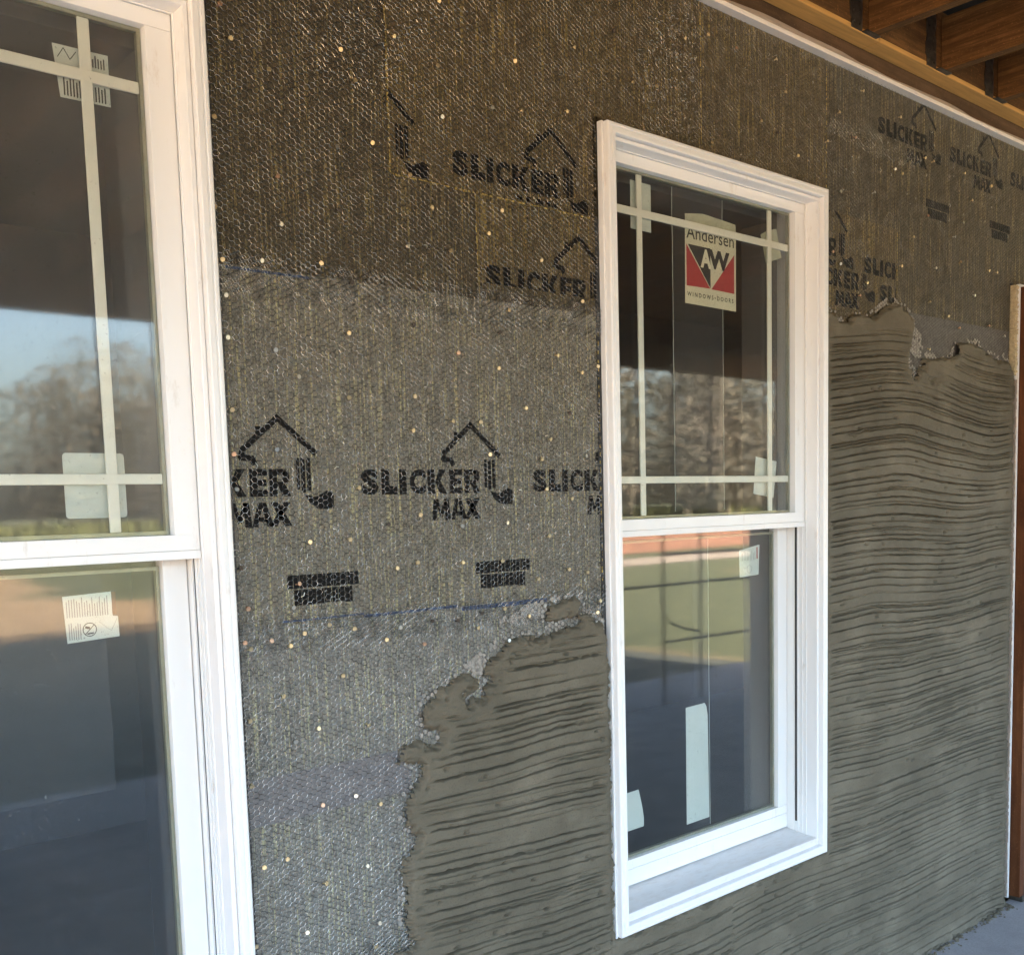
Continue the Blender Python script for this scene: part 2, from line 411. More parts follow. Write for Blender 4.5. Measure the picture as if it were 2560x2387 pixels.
# frayed yellow filament along cut edges
s = MB()
def fray(x0, z0, x1, z1, k):
    for i in range(k):
        t = i/k; x = x0+(x1-x0)*t; z = z0+(z1-z0)*t; L = random.uniform(.006, .016)
        if x0 == x1: s.box(x-.001+random.uniform(-.002, .002), x+.0007, -.0045, -.0031, z, z+L)
        else: s.box(x, x+L, -.0045, -.0031, z-.001+random.uniform(-.003, .002), z+.0008)
fray(-.596, 1.754, -.596, 2.33, 48); fray(-.596, 1.752, -.02, 1.752, 50); fray(-.379, 1.565, -.379, 1.75, 16)
fray(1.357, 1.62, 1.357, 1.92, 22); fray(.377, 2.0, .377, 2.33, 26); fray(.952, 1.95, .952, 2.33, 28); fray(-.016, .9, -.016, 1.5, 30)
tag(hp(s.build('frayed_edge', 'edgeyellow')), kind='stuff')
for x0, x1, z0, z1 in ((-.96, -.79, 1.524, 1.529), (-.88, -.70, .878, .882), (-.70, -.46, .872, .878), (-.45, -.20, .863, .873)):
    hp(MB().box(x0, x1, -.0015, -.0011, z0, z1).build('printed_stripe', 'blue'), wrap[0])

# printed logo
FONT_CACHE = {}
def text_mesh(txt, h, width, bold=0.):
    """verts (x,z) and faces of a word, set in the built-in typeface, scaled to h x width"""
    cu = bpy.data.curves.new('t', 'FONT'); cu.body = txt; cu.offset = bold; cu.resolution_u = 3; cu.fill_mode = 'FRONT'
    o = bpy.data.objects.new('t', cu); COL.objects.link(o)
    dg = bpy.context.evaluated_depsgraph_get(); me = bpy.data.meshes.new_from_object(o.evaluated_get(dg))
    v = [tuple(p.co[:2]) for p in me.vertices]; f = [tuple(p.vertices) for p in me.polygons]
    bpy.data.objects.remove(o); bpy.data.curves.remove(cu); bpy.data.meshes.remove(me)
    xs = [p[0] for p in v]; ys = [p[1] for p in v]
    sx = width/(max(xs)-min(xs)); sy = h/(max(ys)-min(ys))
    return [((p[0]-min(xs))*sx, (p[1]-min(ys))*sy) for p in v], f

def stroke(pts, t):
    """thick polyline -> list of quads in x-z"""
    q = []
    for (a, b_), (c_, d) in zip(pts, pts[1:]):
        L = math.hypot(c_-a, d-b_); nx, nz = -(d-b_)/L*t/2, (c_-a)/L*t/2; ex, ez = (c_-a)/L*t*.3, (d-b_)/L*t*.3
        q.append([(a+nx-ex, b_+nz-ez), (a-nx-ex, b_-nz-ez), (c_-nx+ex, d-nz+ez), (c_+nx+ex, d+nz+ez)])
    return q
LET = [('S', 0, .042), ('L', .049, .038), ('I', .092, .019), ('C', .118, .041), ('K', .164, .050), ('E', .221, .036), ('R', .261, .043)]
def bx_(x0, x1, z0, z1): return [(x0, z0), (x1, z0), (x1, z1), (x0, z1)]
GLYPH = {'I': [bx_(0, .0185, 0, .051)], 'L': [bx_(0, .020, 0, .051), bx_(.020, .038, 0, .017)],
 'E': [bx_(0, .016, 0, .051), bx_(.016, .036, 0, .0125), bx_(.016, .034, .0195, .0315), bx_(.016, .036, .0385, .051)],
 'K': [bx_(0, .0185, 0, .051), [(.0195, .0245), (.0315, .0245), (.049, .051), (.031, .051)], [(.0195, .0265), (.031, 0), (.050, 0), (.0335, .0265)]],
 'R': [bx_(0, .016, 0, .051), bx_(.016, .033, .040, .051), [(.028, .0265), (.037, .0235), (.042, .031), (.042, .044), (.036, .051), (.028, .051)], bx_(.016, .032, .0185, .0275), [(.0185, .0185), (.034, .0205), (.044, 0), (.0265, 0)]],
 'M': [[(0, 0), (.014, 0), (.0165, .045), (.006, .045)], [(.036, 0), (.050, 0), (.0455, .045), (.034, .045)], [(.0095, .045), (.0185, .045), (.0275, .014), (.0225, .006)], [(.0330, .045), (.0420, .045), (.0285, .006), (.0235, .014)]],
 'A': [[(0, 0), (.0125, 0), (.0235, .045), (.0135, .045)], [(.0305, 0), (.044, 0), (.030, .045), (.0195, .045)], bx_(.011, .032, .009, .018)],
 'X': [[(0, 0), (.015, 0), (.045, .045), (.030, .045)], [(.031, 0), (.047, 0), (.019, .045), (.003, .045)]]}
def logo_geometry():
    V = []; F = []
    def put(v, f, y):
        k = len(V); V.extend([(x, y, z) for x, z in v]); F.extend([tuple(i+k for i in q) for q in f])
    for ch, x, wd in LET:
        if ch in GLYPH:
            for q in GLYPH[ch]: put([(p[0]+x, p[1]) for p in q], [tuple(range(len(q)))], 0)
        else:
            v, f = text_mesh(ch, .051, wd, .055); put([(p[0]+x, p[1]) for p in v], f, 0)
    for ch, x in (('M', .172), ('A', .222), ('X', .258)):
        for q in GLYPH[ch]: put([(p[0]+x, p[1]-.056) for p in q], [tuple(range(len(q)))], 0)
    k = 0
    for pl in ([(.232, .062), (.228, .070), (.206, .072), (.210, .086), (.282, .145)], [(.281, .147), (.360, .082)], [(.243, .116), (.243, .126)]):
        for q in stroke(pl, .0115): put(q, [(0, 1, 2, 3)], -.00004*(k % 3)); k += 1
    for x0, x1, zz in ((.318, .325, .012), (.328, .337, .006), (.340, .349, .010)):
        put([(x0, zz), (x1, zz), (x1, .072), (x0, .072)], [(0, 1, 2, 3)], 0)
    put([(.333, .004), (.345, .001), (.358, -.002), (.374, .005), (.384, .011), (.398, .004), (.397, -.025), (.380, -.026), (.360, -.024), (.345, -.014)],
        [(0, 1, 9), (1, 2, 8, 9), (2, 3, 4, 7, 8), (4, 5, 6, 7)], -.00005)
    return V, F
LOGO = logo_geometry()
def bars_geometry():
    V = []; F = []; R = random.Random(3); x = 0
    def q(x0, x1, z0, z1): k = len(V); V.extend([(x0, 0, z0), (x1, 0, z0), (x1, 0, z1), (x0, 0, z1)]); F.append((k, k+1, k+2, k+3))
    while x < .155:
        wd = R.uniform(.010, .017); q(x, min(x+wd, .158), -.026+R.uniform(0, .001), 0); x += wd+.0011
    x = .013
    while x < .140:
        wd = R.uniform(.010, .018); q(x, min(x+wd, .144), -.060+R.uniform(0, .003), -.0285); x += wd+.0013
    return V, F
BARS = bars_geometry()
def printed(geo, x, z, y, parent, clip, name):
    bm = bmesh.new(); vs = [bm.verts.new((a+x, b_+y, c_+z)) for a, b_, c_ in geo[0]]
    for f in geo[1]:
        try: bm.faces.new([vs[i] for i in f])
        except ValueError: pass
    x0, x1, z0, z1 = clip
    for co, no in (((x0, 0, 0), (-1, 0, 0)), ((x1, 0, 0), (1, 0, 0)), ((0, 0, z0), (0, 0, -1)), ((0, 0, z1), (0, 0, 1))):
        bmesh.ops.bisect_plane(bm, geom=bm.verts[:]+bm.edges[:]+bm.faces[:], plane_co=co, plane_no=no, clear_outer=True)
    me = bpy.data.meshes.new(name); bm.to_mesh(me); bm.free(); me.materials.append(M['print'])
    o = bpy.data.objects.new(name, me); COL.objects.link(o); o.parent = parent; return o
mainclip = (XA, -.016, 0, 2.4)
for x in (-1.155, -.694, -.2335): printed(LOGO, x, 1.117, -.0014, wrap[0], mainclip, 'printed_logo')
for x in (-.867, -.4085): printed(BARS, x, .967, -.0014, wrap[0], mainclip, 'printed_lettering')
for x in (-.8985, -.438): printed(LOGO, x, 1.779, -.0034, lap_top[0], (-.594, -.016, 1.757, 2.4), 'printed_logo')
printed(LOGO, -.356, 1.556, -.0030, lap_mid[0], (-.376, -.016, 1.567, 1.752), 'printed_logo')
for x, z, z0, z1, x0 in ((1.163, 1.772, 1.766, 1.93, .93), (.7025, 1.800, 1.772, 1.93, .93), (.828, 1.714, 1.62, 1.768, .93), (1.256, 1.698, 1.62, 1.752, 1.254)):
    printed(LOGO, x, z, -.0030, lap_right[0], (x0, 1.353, z0, z1), 'printed_logo')
for x in (1.240, 1.7005, 2.16): printed(LOGO, x, 2.205, -.0014, upper[2], (.955, 2.8, 0, 2.36), 'printed_logo')
for x in (1.542, 2.003): printed(BARS, x, 2.058, -.0014, upper[2], (.955, 2.17, 0, 2.36), 'printed_lettering')

# mortar outline
ML = [(-0.006, 0.756), (-0.031, 0.795), (-0.063, 0.818), (-0.07, 0.827), (-0.105, 0.833), (-0.094, 0.858), (-0.104, 0.869), (-0.157, 0.867), (-0.205, 0.859), (-0.213, 0.838), (-0.213, 0.813), (-0.193, 0.815), (-0.151, 0.818), (-0.116, 0.819), (-0.11, 0.81), (-0.152, 0.797), (-0.193, 0.796), (-0.227, 0.792), (-0.273, 0.787), (-0.299, 0.792), (-0.331, 0.785), (-0.356, 0.774), (-0.382, 0.753), (-0.398, 0.731), (-0.407, 0.713), (-0.426, 0.711), (-0.437, 0.726), (-0.454, 0.729), (-0.49, 0.722), (-0.513, 0.704), (-0.542, 0.69), (-0.565, 0.67), (-0.572, 0.648), (-0.567, 0.625), (-0.551, 0.611), (-0.579, 0.608), (-0.601, 0.605), (-0.624, 0.589), (-0.635, 0.566), (-0.614, 0.556), (-0.587, 0.546), (-0.586, 0.527), (-0.6, 0.507), (-0.62, 0.488), (-0.626, 0.467), (-0.62, 0.438), (-0.597, 0.401), (-0.606, 0.38), (-0.626, 0.361), (-0.635, 0.336), (-0.634, 0.304), (-0.63, 0.265), (-0.637, 0.23), (-0.628, 0.195), (-0.61, 0.166), (-0.627, 0.157), (-0.665, 0.158), (-.70, .13), (-.86, .10), (-.99, .11)]
MR = [(0.961, 1.642), (0.981, 1.638), (1.002, 1.627), (1.008, 1.614), (1.028, 1.609), (1.052, 1.616), (1.082, 1.635), (1.118, 1.645), (1.149, 1.643), (1.205, 1.645), (1.231, 1.662), (1.263, 1.679), (1.308, 1.69), (1.355, 1.695), (1.389, 1.685), (1.416, 1.677), (1.444, 1.656), (1.459, 1.64), (1.446, 1.601), (1.432, 1.565), (1.416, 1.529), (1.42, 1.507), (1.448, 1.5), (1.511, 1.504), (1.518, 1.533), (1.554, 1.542), (1.598, 1.543), (1.65, 1.545), (1.696, 1.545), (1.741, 1.57), (1.744, 1.6), (1.787, 1.614), (1.843, 1.615), (1.875, 1.613), (1.916, 1.613), (1.951, 1.589), (1.993, 1.592), (2.028, 1.579), (2.054, 1.566), (2.115, 1.576), (2.151, 1.572), (2.17, 1.55), (2.176, 1.547), (2.196, 1.52)]
OUT = ML+[(-.99, -.6), (2.196, -.6)]+MR[::-1]+[(.923, 1.643), (.923, -.006), (-.006, -.006)]
SKIM = [[(-0.287, 0.856), (-0.257, 0.868), (-0.204, 0.869), (-0.104, 0.875), (-0.090, 0.86), (-0.205, 0.859), (-0.213, 0.818), (-0.239, 0.83), (-0.265, 0.837), (-0.301, 0.821), (-0.348, 0.83)],
        [(1.459, 1.64), (1.509, 1.613), (1.52, 1.572), (1.503, 1.532), (1.475, 1.53), (1.432, 1.565), (1.446, 1.601)],
        [(-.40, .735), (-.425, .715), (-.44, .728), (-.45, .745), (-.41, .765), (-.385, .77)]]
HOLES_M = [(-.438, .677, .022, .013), (-.405, .705, .016, .010), (-.545, .602, .017, .014), (1.462, 1.478, .018, .014), (-.41, .69, .008, .016), (1.57, 1.47, .012, .004)]
gx0, gx1, gz0, gz1, gs = -1.02, 2.22, -.56, 1.78, .006
GX, GZ = np.meshgrid(np.arange(gx0, gx1, gs), np.arange(gz0, gz1, gs), indexing='ij')
SD = sdist(GX, GZ, OUT)
for hx, hz, a, b_ in HOLES_M: SD = np.minimum(SD, (np.hypot((GX-hx)/a, (GZ-hz)/b_)-1)*min(a, b_))
def sd(x, z):
    u = np.clip((x-gx0)/gs, 0, SD.shape[0]-1.001); v = np.clip((z-gz0)/gs, 0, SD.shape[1]-1.001)
    i = u.astype(int); j = v.astype(int); a = u-i; c_ = v-j
    return (SD[i, j]*(1-a)+SD[i+1, j]*a)*(1-c_)+(SD[i, j+1]*(1-a)+SD[i+1, j+1]*a)*c_

# mortar coat: a real raked relief
xg = [-.99]
while xg[-1] < 2.196: xg.append(xg[-1]+(.0046 if xg[-1] < .1 else .0065 if xg[-1] < 1.0 else .0085))
xg = np.array(xg); xg[-1] = 2.196
zg = np.arange(ZF+.0, 1.71, .0012)
X, Z = np.meshgrid(xg, zg, indexing='ij')
D = sd(X, Z)+.0060*vnoise(X*95, Z*95, 3)+.0035*vnoise(X*220, Z*220, 4)+.0065*vnoise(X*34, Z*34, 14)
left = X < .46
warp = np.where(left, .014, .022)*vnoise(X*1.7+.3, Z*1.3, 5)+.006*vnoise(X*5, Z*4, 6)+.0012*vnoise(X*22, Z*20, 7)
warp = warp+np.where(left, .085*(X+.3)**2*1.0-.05*X*(Z < .45), 0.024*np.sin((X-1.05)*5.2)*np.clip((Z-.5)/.8, -.2, 1)-.03*(X-1.5)*(Z < .3))
def grooves(per, seed, wid, depth, keep):
    ph = (Z-warp)/per; k = np.floor(ph)
    jit = vnoise(k*7.31, k*0+.5, seed)*.33
    fr = ph-k-.5-jit+.05*vnoise(X*75, k*2.7, seed+5)
    amp = vnoise(X*1.7+k*13.7, k*5.1, seed+1)*.5+.5
    amp = np.clip((amp-keep)/.16, 0, 1)*(.70+.30*vnoise(X*18, k*3.3, seed+2))
    g = np.exp(-np.abs(fr*per/(wid*(1+.28*vnoise(X*60, k*4.1, seed+6))))**2.6)
    lip = np.exp(-((fr*per-wid*2.0)/(wid*.9))**2)*.10
    return depth*amp*(g-lip)
away = np.clip((D-.022)/.035, 0, 1)
H = .0205+.0009*vnoise(X*9, Z*9, 8)+.0006*vnoise(X*60, Z*90, 9)+.0004*vnoise(X*210, Z*260, 17)
GL = grooves(.0250, 20, .0019, .0200, .24)+grooves(.0165, 40, .0012, .0140, .60)+grooves(.041, 60, .0025, .0200, .46)
GR = grooves(.0225, 24, .0017, .0195, .30)+grooves(.0150, 44, .0012, .0140, .56)+grooves(.037, 64, .0020, .0200, .46)
G = np.where(left, GL, GR)
H = H-G*away*(.35+.65*np.clip((1.62-Z)/.1, 0, 1))
# strokes drawn down beside the window
for xc, wd, dp in ((-.021, .0024, .009), (-.011, .002, .008), (2.165, .003, .008)):
    H -= np.exp(-((X-xc-.002*vnoise(Z*6, Z*0, 11))/wd)**2)*dp*(Z < .74 if xc < 0 else Z < 1.5)*(Z > -.06 if xc < 0 else 1)
# pits and snags
for i in range(420):
    px, pz = rng.uniform(-.62, 2.15), rng.uniform(-.5, 1.5)
    a, c_ = rng.uniform(.003, .009), rng.uniform(.0025, .005)
    i0, i1 = np.searchsorted(xg, [px-.03, px+.03]); j0, j1 = np.searchsorted(zg, [pz-.02, pz+.02])
    if i1 > i0 and j1 > j0: H[i0:i1, j0:j1] -= .012*np.exp(-((X[i0:i1, j0:j1]-px)/a)**2-((Z[i0:i1, j0:j1]-pz)/c_)**2)
for i in range(2600):      # crumbs torn up by the rake
    px, pz = rng.uniform(-.62, 2.15), rng.uniform(-.5, 1.5); a = rng.uniform(.0016, .0042)
    i0, i1 = np.searchsorted(xg, [px-.012, px+.012]); j0, j1 = np.searchsorted(zg, [pz-.008, pz+.008])
    if i1 > i0 and j1 > j0: H[i0:i1, j0:j1] += rng.uniform(.0012, .0034)*np.exp(-((X[i0:i1, j0:j1]-px)/(a*1.5))**2-((Z[i0:i1, j0:j1]-pz)/a)**2)
edge = np.clip(D/.017, 0, 1)
H = np.maximum(H, .0005)*(1-(1-edge)**2)
# ragged toe on the slab
toe = np.clip((.05-(Z-ZF))/.05, 0, 1); H += toe*.010*(1+.8*vnoise(X*40, Z*60, 12))
ok = D > -.0005
q = ok[:-1, :-1] & ok[1:, :-1] & ok[1:, 1:] & ok[:-1, 1:]
cx_, cz_ = (X[:-1, :-1]+X[1:, 1:])/2, (Z[:-1, :-1]+Z[1:, 1:])/2
q &= ~((cx_ > -.005) & (cx_ < .922) & (cz_ > -.005) & (cz_ < 2.0))
idx = np.arange(X.size).reshape(X.shape)
Q = np.stack([idx[:-1, :-1][q], idx[1:, :-1][q], idx[1:, 1:][q], idx[:-1, 1:][q]], 1)
used = np.unique(Q); remap = np.full(X.size, -1); remap[used] = np.arange(len(used))
V = np.stack([X.ravel(), -(.0015+H.ravel()), Z.ravel()], 1)[used]
hp(fast_mesh('mortar_coat', V, remap[Q], 'mortar'))

# wire lath: hexagonal netting, raised off the wrap
cw, vp = .0104, .0110
def lath(x0, x1, z0, z1, y, sel, dx=0., dz=0., seed=1, drop=.012):
    i = np.arange(int((x0-dx)/cw)-1, int((x1-dx)/cw)+2); j = np.arange(int((z0-dz)/vp)-1, int((z1-dz)/vp)+2)
    I, J = np.meshgrid(i, j, indexing='ij'); I = I.ravel(); J = J.ravel()
    cx = I*cw+dx; cz = J*vp+(I % 2)*vp/2+dz
    k = (cx > x0) & (cx < x1) & (cz > z0) & (cz < z1) & sel(cx, cz); cx = cx[k]; cz = cz[k]
    P = {'TL': (-cw/3, vp/2), 'TR': (cw/3, vp/2), 'R': (cw*2/3, 0), 'BR': (cw/3, -vp/2)}
    segs = []
    for a, b_, wd in (('TL', 'TR', .00066), ('TR', 'R', .00044), ('R', 'BR', .00044)):
        segs.append(np.stack([cx+P[a][0], cz+P[a][1], cx+P[b_][0], cz+P[b_][1], np.full(cx.shape, wd)], 1))
    S_ = np.concatenate(segs); keep = rng.random(len(S_)) > drop; S_ = S_[keep]
    def jig(x, z):
        return (x+.0034*vnoise(x*9, z*9, seed)+.0006*vnoise(x*130, z*130, seed+3),
                z+.0034*vnoise(x*9, z*9, seed+1)+.0006*vnoise(x*130, z*130, seed+4),
                y-.0022*(vnoise(x*14, z*14, seed+2)+.6*vnoise(x*120, z*120, seed+5)))
    ax, az, ay = jig(S_[:, 0], S_[:, 1]); bx, bz, by = jig(S_[:, 2], S_[:, 3]); wd = S_[:, 4]
    wd = wd*np.where(az > 1.55, np.where(ax > 0, .72, .82), 1.0)*np.where((ax > 1.2) & (az > 1.5), .85, 1.0)
    L = np.hypot(bx-ax, bz-az)+1e-9; nx = -(bz-az)/L*wd; nz = (bx-ax)/L*wd
    n_ = len(ax); v = np.empty((n_, 6, 3))
    for t, (px, pz, py) in enumerate(((ax, az, ay), (bx, bz, by))):
        v[:, t*3] = np.stack([px+nx, py+wd, pz+nz], 1); v[:, t*3+1] = np.stack([px, py-wd*.7, pz], 1); v[:, t*3+2] = np.stack([px-nx, py+wd, pz-nz], 1)
    b0 = np.arange(n_)[:, None]*6
    f = np.concatenate([b0+np.array([0, 1, 4, 3]), b0+np.array([1, 2, 5, 4])])
    return v.reshape(-1, 3), f
def wall_sel(cx, cz):
    r = sd(cx, cz) < .008
    r |= cz > 1.72
    r &= ~((cx > -.016) & (cx < .930) & (cz < WH+.010))
    r &= (cx > XL+WW+.006) & ((cx < 2.176) | (cz > 1.868)) & (cz < ZTOP)
    return r
parts = [lath(-1.0, 2.8, .05, ZTOP, -.0060, wall_sel)]
# laps between rolls lie double
parts.append(lath(-1.0, 0, 1.475, 1.552, -.0075, wall_sel, .004, .0031, 21))
parts.append(lath(-1.0, 0, .82, .884, -.0075, wall_sel, .0047, .0023, 31))
parts.append(lath(-1.0, -.6, .08, .20, -.0075, wall_sel, .0047, .0043, 41))
off = 0; VV = []; FF = []
for v, f in parts: VV.append(v); FF.append(f+off); off += len(v)
lath_o = fast_mesh('wire_lath', np.concatenate(VV), np.concatenate(FF), 'wire'); hp(lath_o); tag(lath_o, kind='stuff')
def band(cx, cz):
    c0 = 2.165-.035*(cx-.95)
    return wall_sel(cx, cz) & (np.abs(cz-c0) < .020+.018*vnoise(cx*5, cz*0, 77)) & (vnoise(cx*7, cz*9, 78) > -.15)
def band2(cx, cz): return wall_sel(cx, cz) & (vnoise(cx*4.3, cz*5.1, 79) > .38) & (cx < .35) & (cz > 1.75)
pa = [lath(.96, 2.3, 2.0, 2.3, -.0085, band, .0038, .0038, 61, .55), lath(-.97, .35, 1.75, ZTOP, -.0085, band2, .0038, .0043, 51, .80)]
lp = fast_mesh('painted_glint_wire', np.concatenate([pa[0][0], pa[1][0]]), np.concatenate([pa[0][1], pa[1][1]+len(pa[0][0])]), 'glint'); hp(lp); tag(lp, kind='stuff')  # extra bright strands added to imitate glints on the lath
# snipped wire ends
s = MB()
for i in range(150):
    x, z = (random.uniform(-.97, -.02), random.uniform(.15, 2.3)) if i < 100 else (random.uniform(0, 2.15), random.uniform(1.98, 2.3))
    if not wall_sel(np.array([x]), np.array([z]))[0]: continue
    a = random.uniform(0, math.pi); L = random.uniform(.005, .012)
    s.tube([(x, -.009, z), (x+L*.5*math.cos(a), -.0105, z+L*.5*math.sin(a)), (x+L*math.cos(a+.5), -.0095, z+L*math.sin(a+.5))], .0007, 4)
tag(hp(s.build('wire_ends', 'zinc')), kind='stuff')

# mortar squeezed through the mesh at the edge of the coat
hx, hz = np.meshgrid(np.arange(-100, 215), np.arange(0, 165), indexing='ij'); hx = hx.ravel(); hz = hz.ravel()
cx = hx*cw; cz = hz*vp+(hx % 2)*vp/2
dd = sd(cx, cz); lump = vnoise(cx*16, cz*16, 15)
fill = (dd < 0) & (dd > -.030+.012*lump) & (rng.random(len(cx)) < np.clip(.72+dd/.026+.45*lump, 0, 1)) & ~((cx > -.018) & (cx < .93) & (cz < 2)) & (cx < 2.17)
fill &= ~((cx < -.2) & (cz < .18))
fill &= (lump > -.25) | (rng.random(len(cx)) < .25)
sk = np.zeros(len(cx), bool)
for p in SKIM: sk |= inside(cx, cz, p)
fill |= sk & (dd < .003) & (rng.random(len(cx)) < .93)
vs = []; fs = []; k = 0
ang = np.arange(6)*math.pi/3
for x, z, big in zip(cx[fill], cz[fill], sk[fill]):
    r = (.0066 if big else random.uniform(.0048, .0064)); yy = -.0052-random.uniform(0, .0015)
    ring = [(x+r*1.02*math.cos(a)+random.uniform(-.0006, .0006), yy+.0012, z+r*math.sin(a)+random.uniform(-.0006, .0006)) for a in ang]
    vs += ring+[(x+(p[0]-x)*.88, yy, z+(p[2]-z)*.88) for p in ring]
    fs += [(k+a, k+(a+1) % 6, k+6+(a+1) % 6, k+6+a) for a in range(6)]+[(k+6, k+7, k+8, k+9), (k+6, k+9, k+10, k+11)]; k += 12
me = bpy.data.meshes.new('mortar_crumbs'); me.from_pydata(vs, [], fs); me.materials.append(M['skim'])
o = bpy.data.objects.new('mortar_crumbs', me); COL.objects.link(o); hp(o); tag(o, kind='stuff')

# mortar droppings along the foot of the wall
s = MB(); R_ = random.Random(12)
for i in range(520):
    x = R_.uniform(.4, 2.19); y = -.026-abs(R_.gauss(0, .018)); r = R_.uniform(.0025, .009)*(1 if y > -.06 else .6); hgt = r*R_.uniform(.6, 1.3); k = 6; ph = R_.uniform(0, 6)
    lo = [(x+r*math.cos(ph+2*math.pi*j/k)*R_.uniform(.7, 1.3), y+r*math.sin(ph+2*math.pi*j/k)*R_.uniform(.7, 1.3), ZF+.0003) for j in range(k)]
    hi = [(x+(p[0]-x)*.55, y+(p[1]-y)*.55, ZF+hgt*R_.uniform(.7, 1)) for p in lo]
    s.add(lo+hi, [(j, (j+1) % k, k+(j+1) % k, k+j) for j in range(k)]+[tuple(range(k, 2*k))])
tag(hp(s.build('mortar_droppings', 'mortar')), kind='stuff')

# nails through the lath
NA = [(-0.826, 1.34), (-0.718, 1.306), (-0.56, 1.316), (-0.333, 1.387), (-0.256, 1.304), (-0.12, 1.298), (-0.024, 1.411), (-0.965, 1.273), (-0.966, 1.194), (-0.964, 1.131), (-0.57, 1.189), (-0.365, 1.2), (-0.388, 1.269), (-0.211, 1.191), (-0.119, 1.1), (-0.703, 1.131), (-0.557, 1.074), (-0.637, 1.057), (-0.448, 1.047), (-0.32, 1.05), (-0.819, 1.029), (-0.62, 0.967), (-0.449, 0.969), (-0.338, 0.966), (-0.194, 1.016), (-0.133, 0.935), (-0.231, 0.919), (-0.025, 0.943), (-0.965, 0.988), (-0.846, 0.951), (-0.954, 0.912), (-0.785, 0.866), (-0.84, 0.855), (-0.728, 0.853), (-0.91, 0.848), (-0.964, 0.85), (-0.953, 0.837), (-0.871, 0.834), (-0.618, 0.845), (-0.653, 0.823), (-0.535, 0.85), (-0.467, 0.844), (-0.413, 0.824), (-0.4, 0.855), (-0.335, 0.859), (-0.263, 0.836), (-0.089, 0.85), (-0.031, 0.852), (-0.042, 0.825), (-0.759, 0.762), (-0.771, 1.972), (-0.674, 1.909), (-0.969, 1.779), (-0.968, 1.536), (-0.311, 1.724), (-0.454, 1.62), (-0.33, 1.934), (-0.245, 1.946), (-0.579, 2.014), (-0.262, 2.045), (-0.891, 1.544), (-0.767, 1.555), (-0.473, 1.985), (-0.35, 1.67), (-0.966, 1.401), (-0.965, 1.475), (-0.198, 1.634), (-0.298, 1.514), (-0.7, 1.528), (-0.556, 1.46), (-0.712, 1.43), (-0.154, 1.427), (-0.891, 0.74), (-0.819, 0.666), (-0.704, 0.654), (-0.962, 0.703), (-0.966, 0.58), (-0.9, 0.424), (-0.818, 0.354), (-0.709, 0.19), (-0.818, 0.513), (-0.684, 0.487), (0.628, 2.108), (-0.265, 1.806), (.20, 2.10), (.31, 2.24), (.05, 2.19), (.52, 2.27), (.80, 2.05), (.74, 2.21), (.95, 2.12), (1.02, 1.99), (1.10, 2.16), (1.21, 2.02), (1.13, 1.70), (1.33, 2.11), (1.45, 1.92), (1.60, 1.84), (1.52, 2.18), (1.73, 1.96), (1.85, 2.10), (1.88, 1.78), (2.05, 1.88), (1.02, 1.78), (1.69, 1.69), (2.12, 1.66), (-.88, 2.04), (-.93, 1.92), (-.85, 1.70), (-.72, 1.66), (-.5, 1.70), (-.64, 1.80), (-.08, 2.12), (-.16, 2.2), (-.42, 2.15)]
def disc(mat):
    s = MB(); k = 10; c2 = [(math.cos(2*math.pi*i/k), math.sin(2*math.pi*i/k)) for i in range(k)]
    v = [(a*.0047, 0, b_*.0047) for a, b_ in c2]+[(a*.0042, -.0011, b_*.0042) for a, b_ in c2]+[(a*.0016, 0, b_*.0016) for a, b_ in c2]+[(a*.0016, .010, b_*.0016) for a, b_ in c2]
    f = [tuple(range(k, 2*k))]+[(i, (i+1) % k, k+(i+1) % k, k+i) for i in range(k)]+[(i, 2*k+i, 2*k+(i+1) % k, (i+1) % k) for i in range(k)]+[(2*k+i, 3*k+i, 3*k+(i+1) % k, 2*k+(i+1) % k) for i in range(k)]
    s.add(v, f); o = s.build('nail', mat, fix=True); me = o.data; bpy.data.objects.remove(o); return me
NM = [disc(t) for t in ('brass', 'copper', 'zinc', 'rust')]
for xs_ in (-.965, -.86, -.72, -.56, -.45, -.33, -.20, -.09, .12, .42, .69, 1.0, 1.16, 1.38, 1.56, 1.78, 2.0):
    z = .15+random.uniform(0, .2)
    while z < 2.32:
        px, pz = xs_+random.uniform(-.022, .022), z
        if wall_sel(np.array([px]), np.array([pz]))[0] and min(math.hypot(px-a, pz-c_) for a, c_ in NA) > .045: NA.append((px, pz))
        z += random.uniform(.11, .30)
for x, z in NA:
    o = bpy.data.objects.new('nail', NM[random.choices((0, 1, 2, 3), (.58, .09, .26, .07))[0]]); COL.objects.link(o)
    o.location = (x, -.0100, z); o.rotation_euler = (random.uniform(-.35, .35), 0, random.uniform(-.45, .35)); hp(o)
# ------------------------------------------------------------------ windows
def ring_sides(pf, W, H, bottom=True):
    """mitred frame around a W x H opening; pf = [(inset, y)...]; returns the four sides"""
    out = []
    C = lambda d: [(d, d), (W-d, d), (W-d, H-d), (d, H-d)]
    for a, b_ in ((2, 3), (3, 0), (1, 2), (0, 1)):      # head, left, right, foot
        v = []; f = []
        for d, y in pf:
            c_ = C(d); v += [(c_[a][0], y, c_[a][1]), (c_[b_][0], y, c_[b_][1])]
        for i in range(len(pf)-1): f.append((2*i, 2*i+1, 2*i+3, 2*i+2))
        out.append(MB().add(v, f))
    return out
CACHE = {}
def dupmesh(key, maker, parent):
    if key in CACHE:
        o = CACHE[key].copy(); COL.objects.link(o)
    else:
        o = maker(); CACHE[key] = o
    o.parent = parent; return o

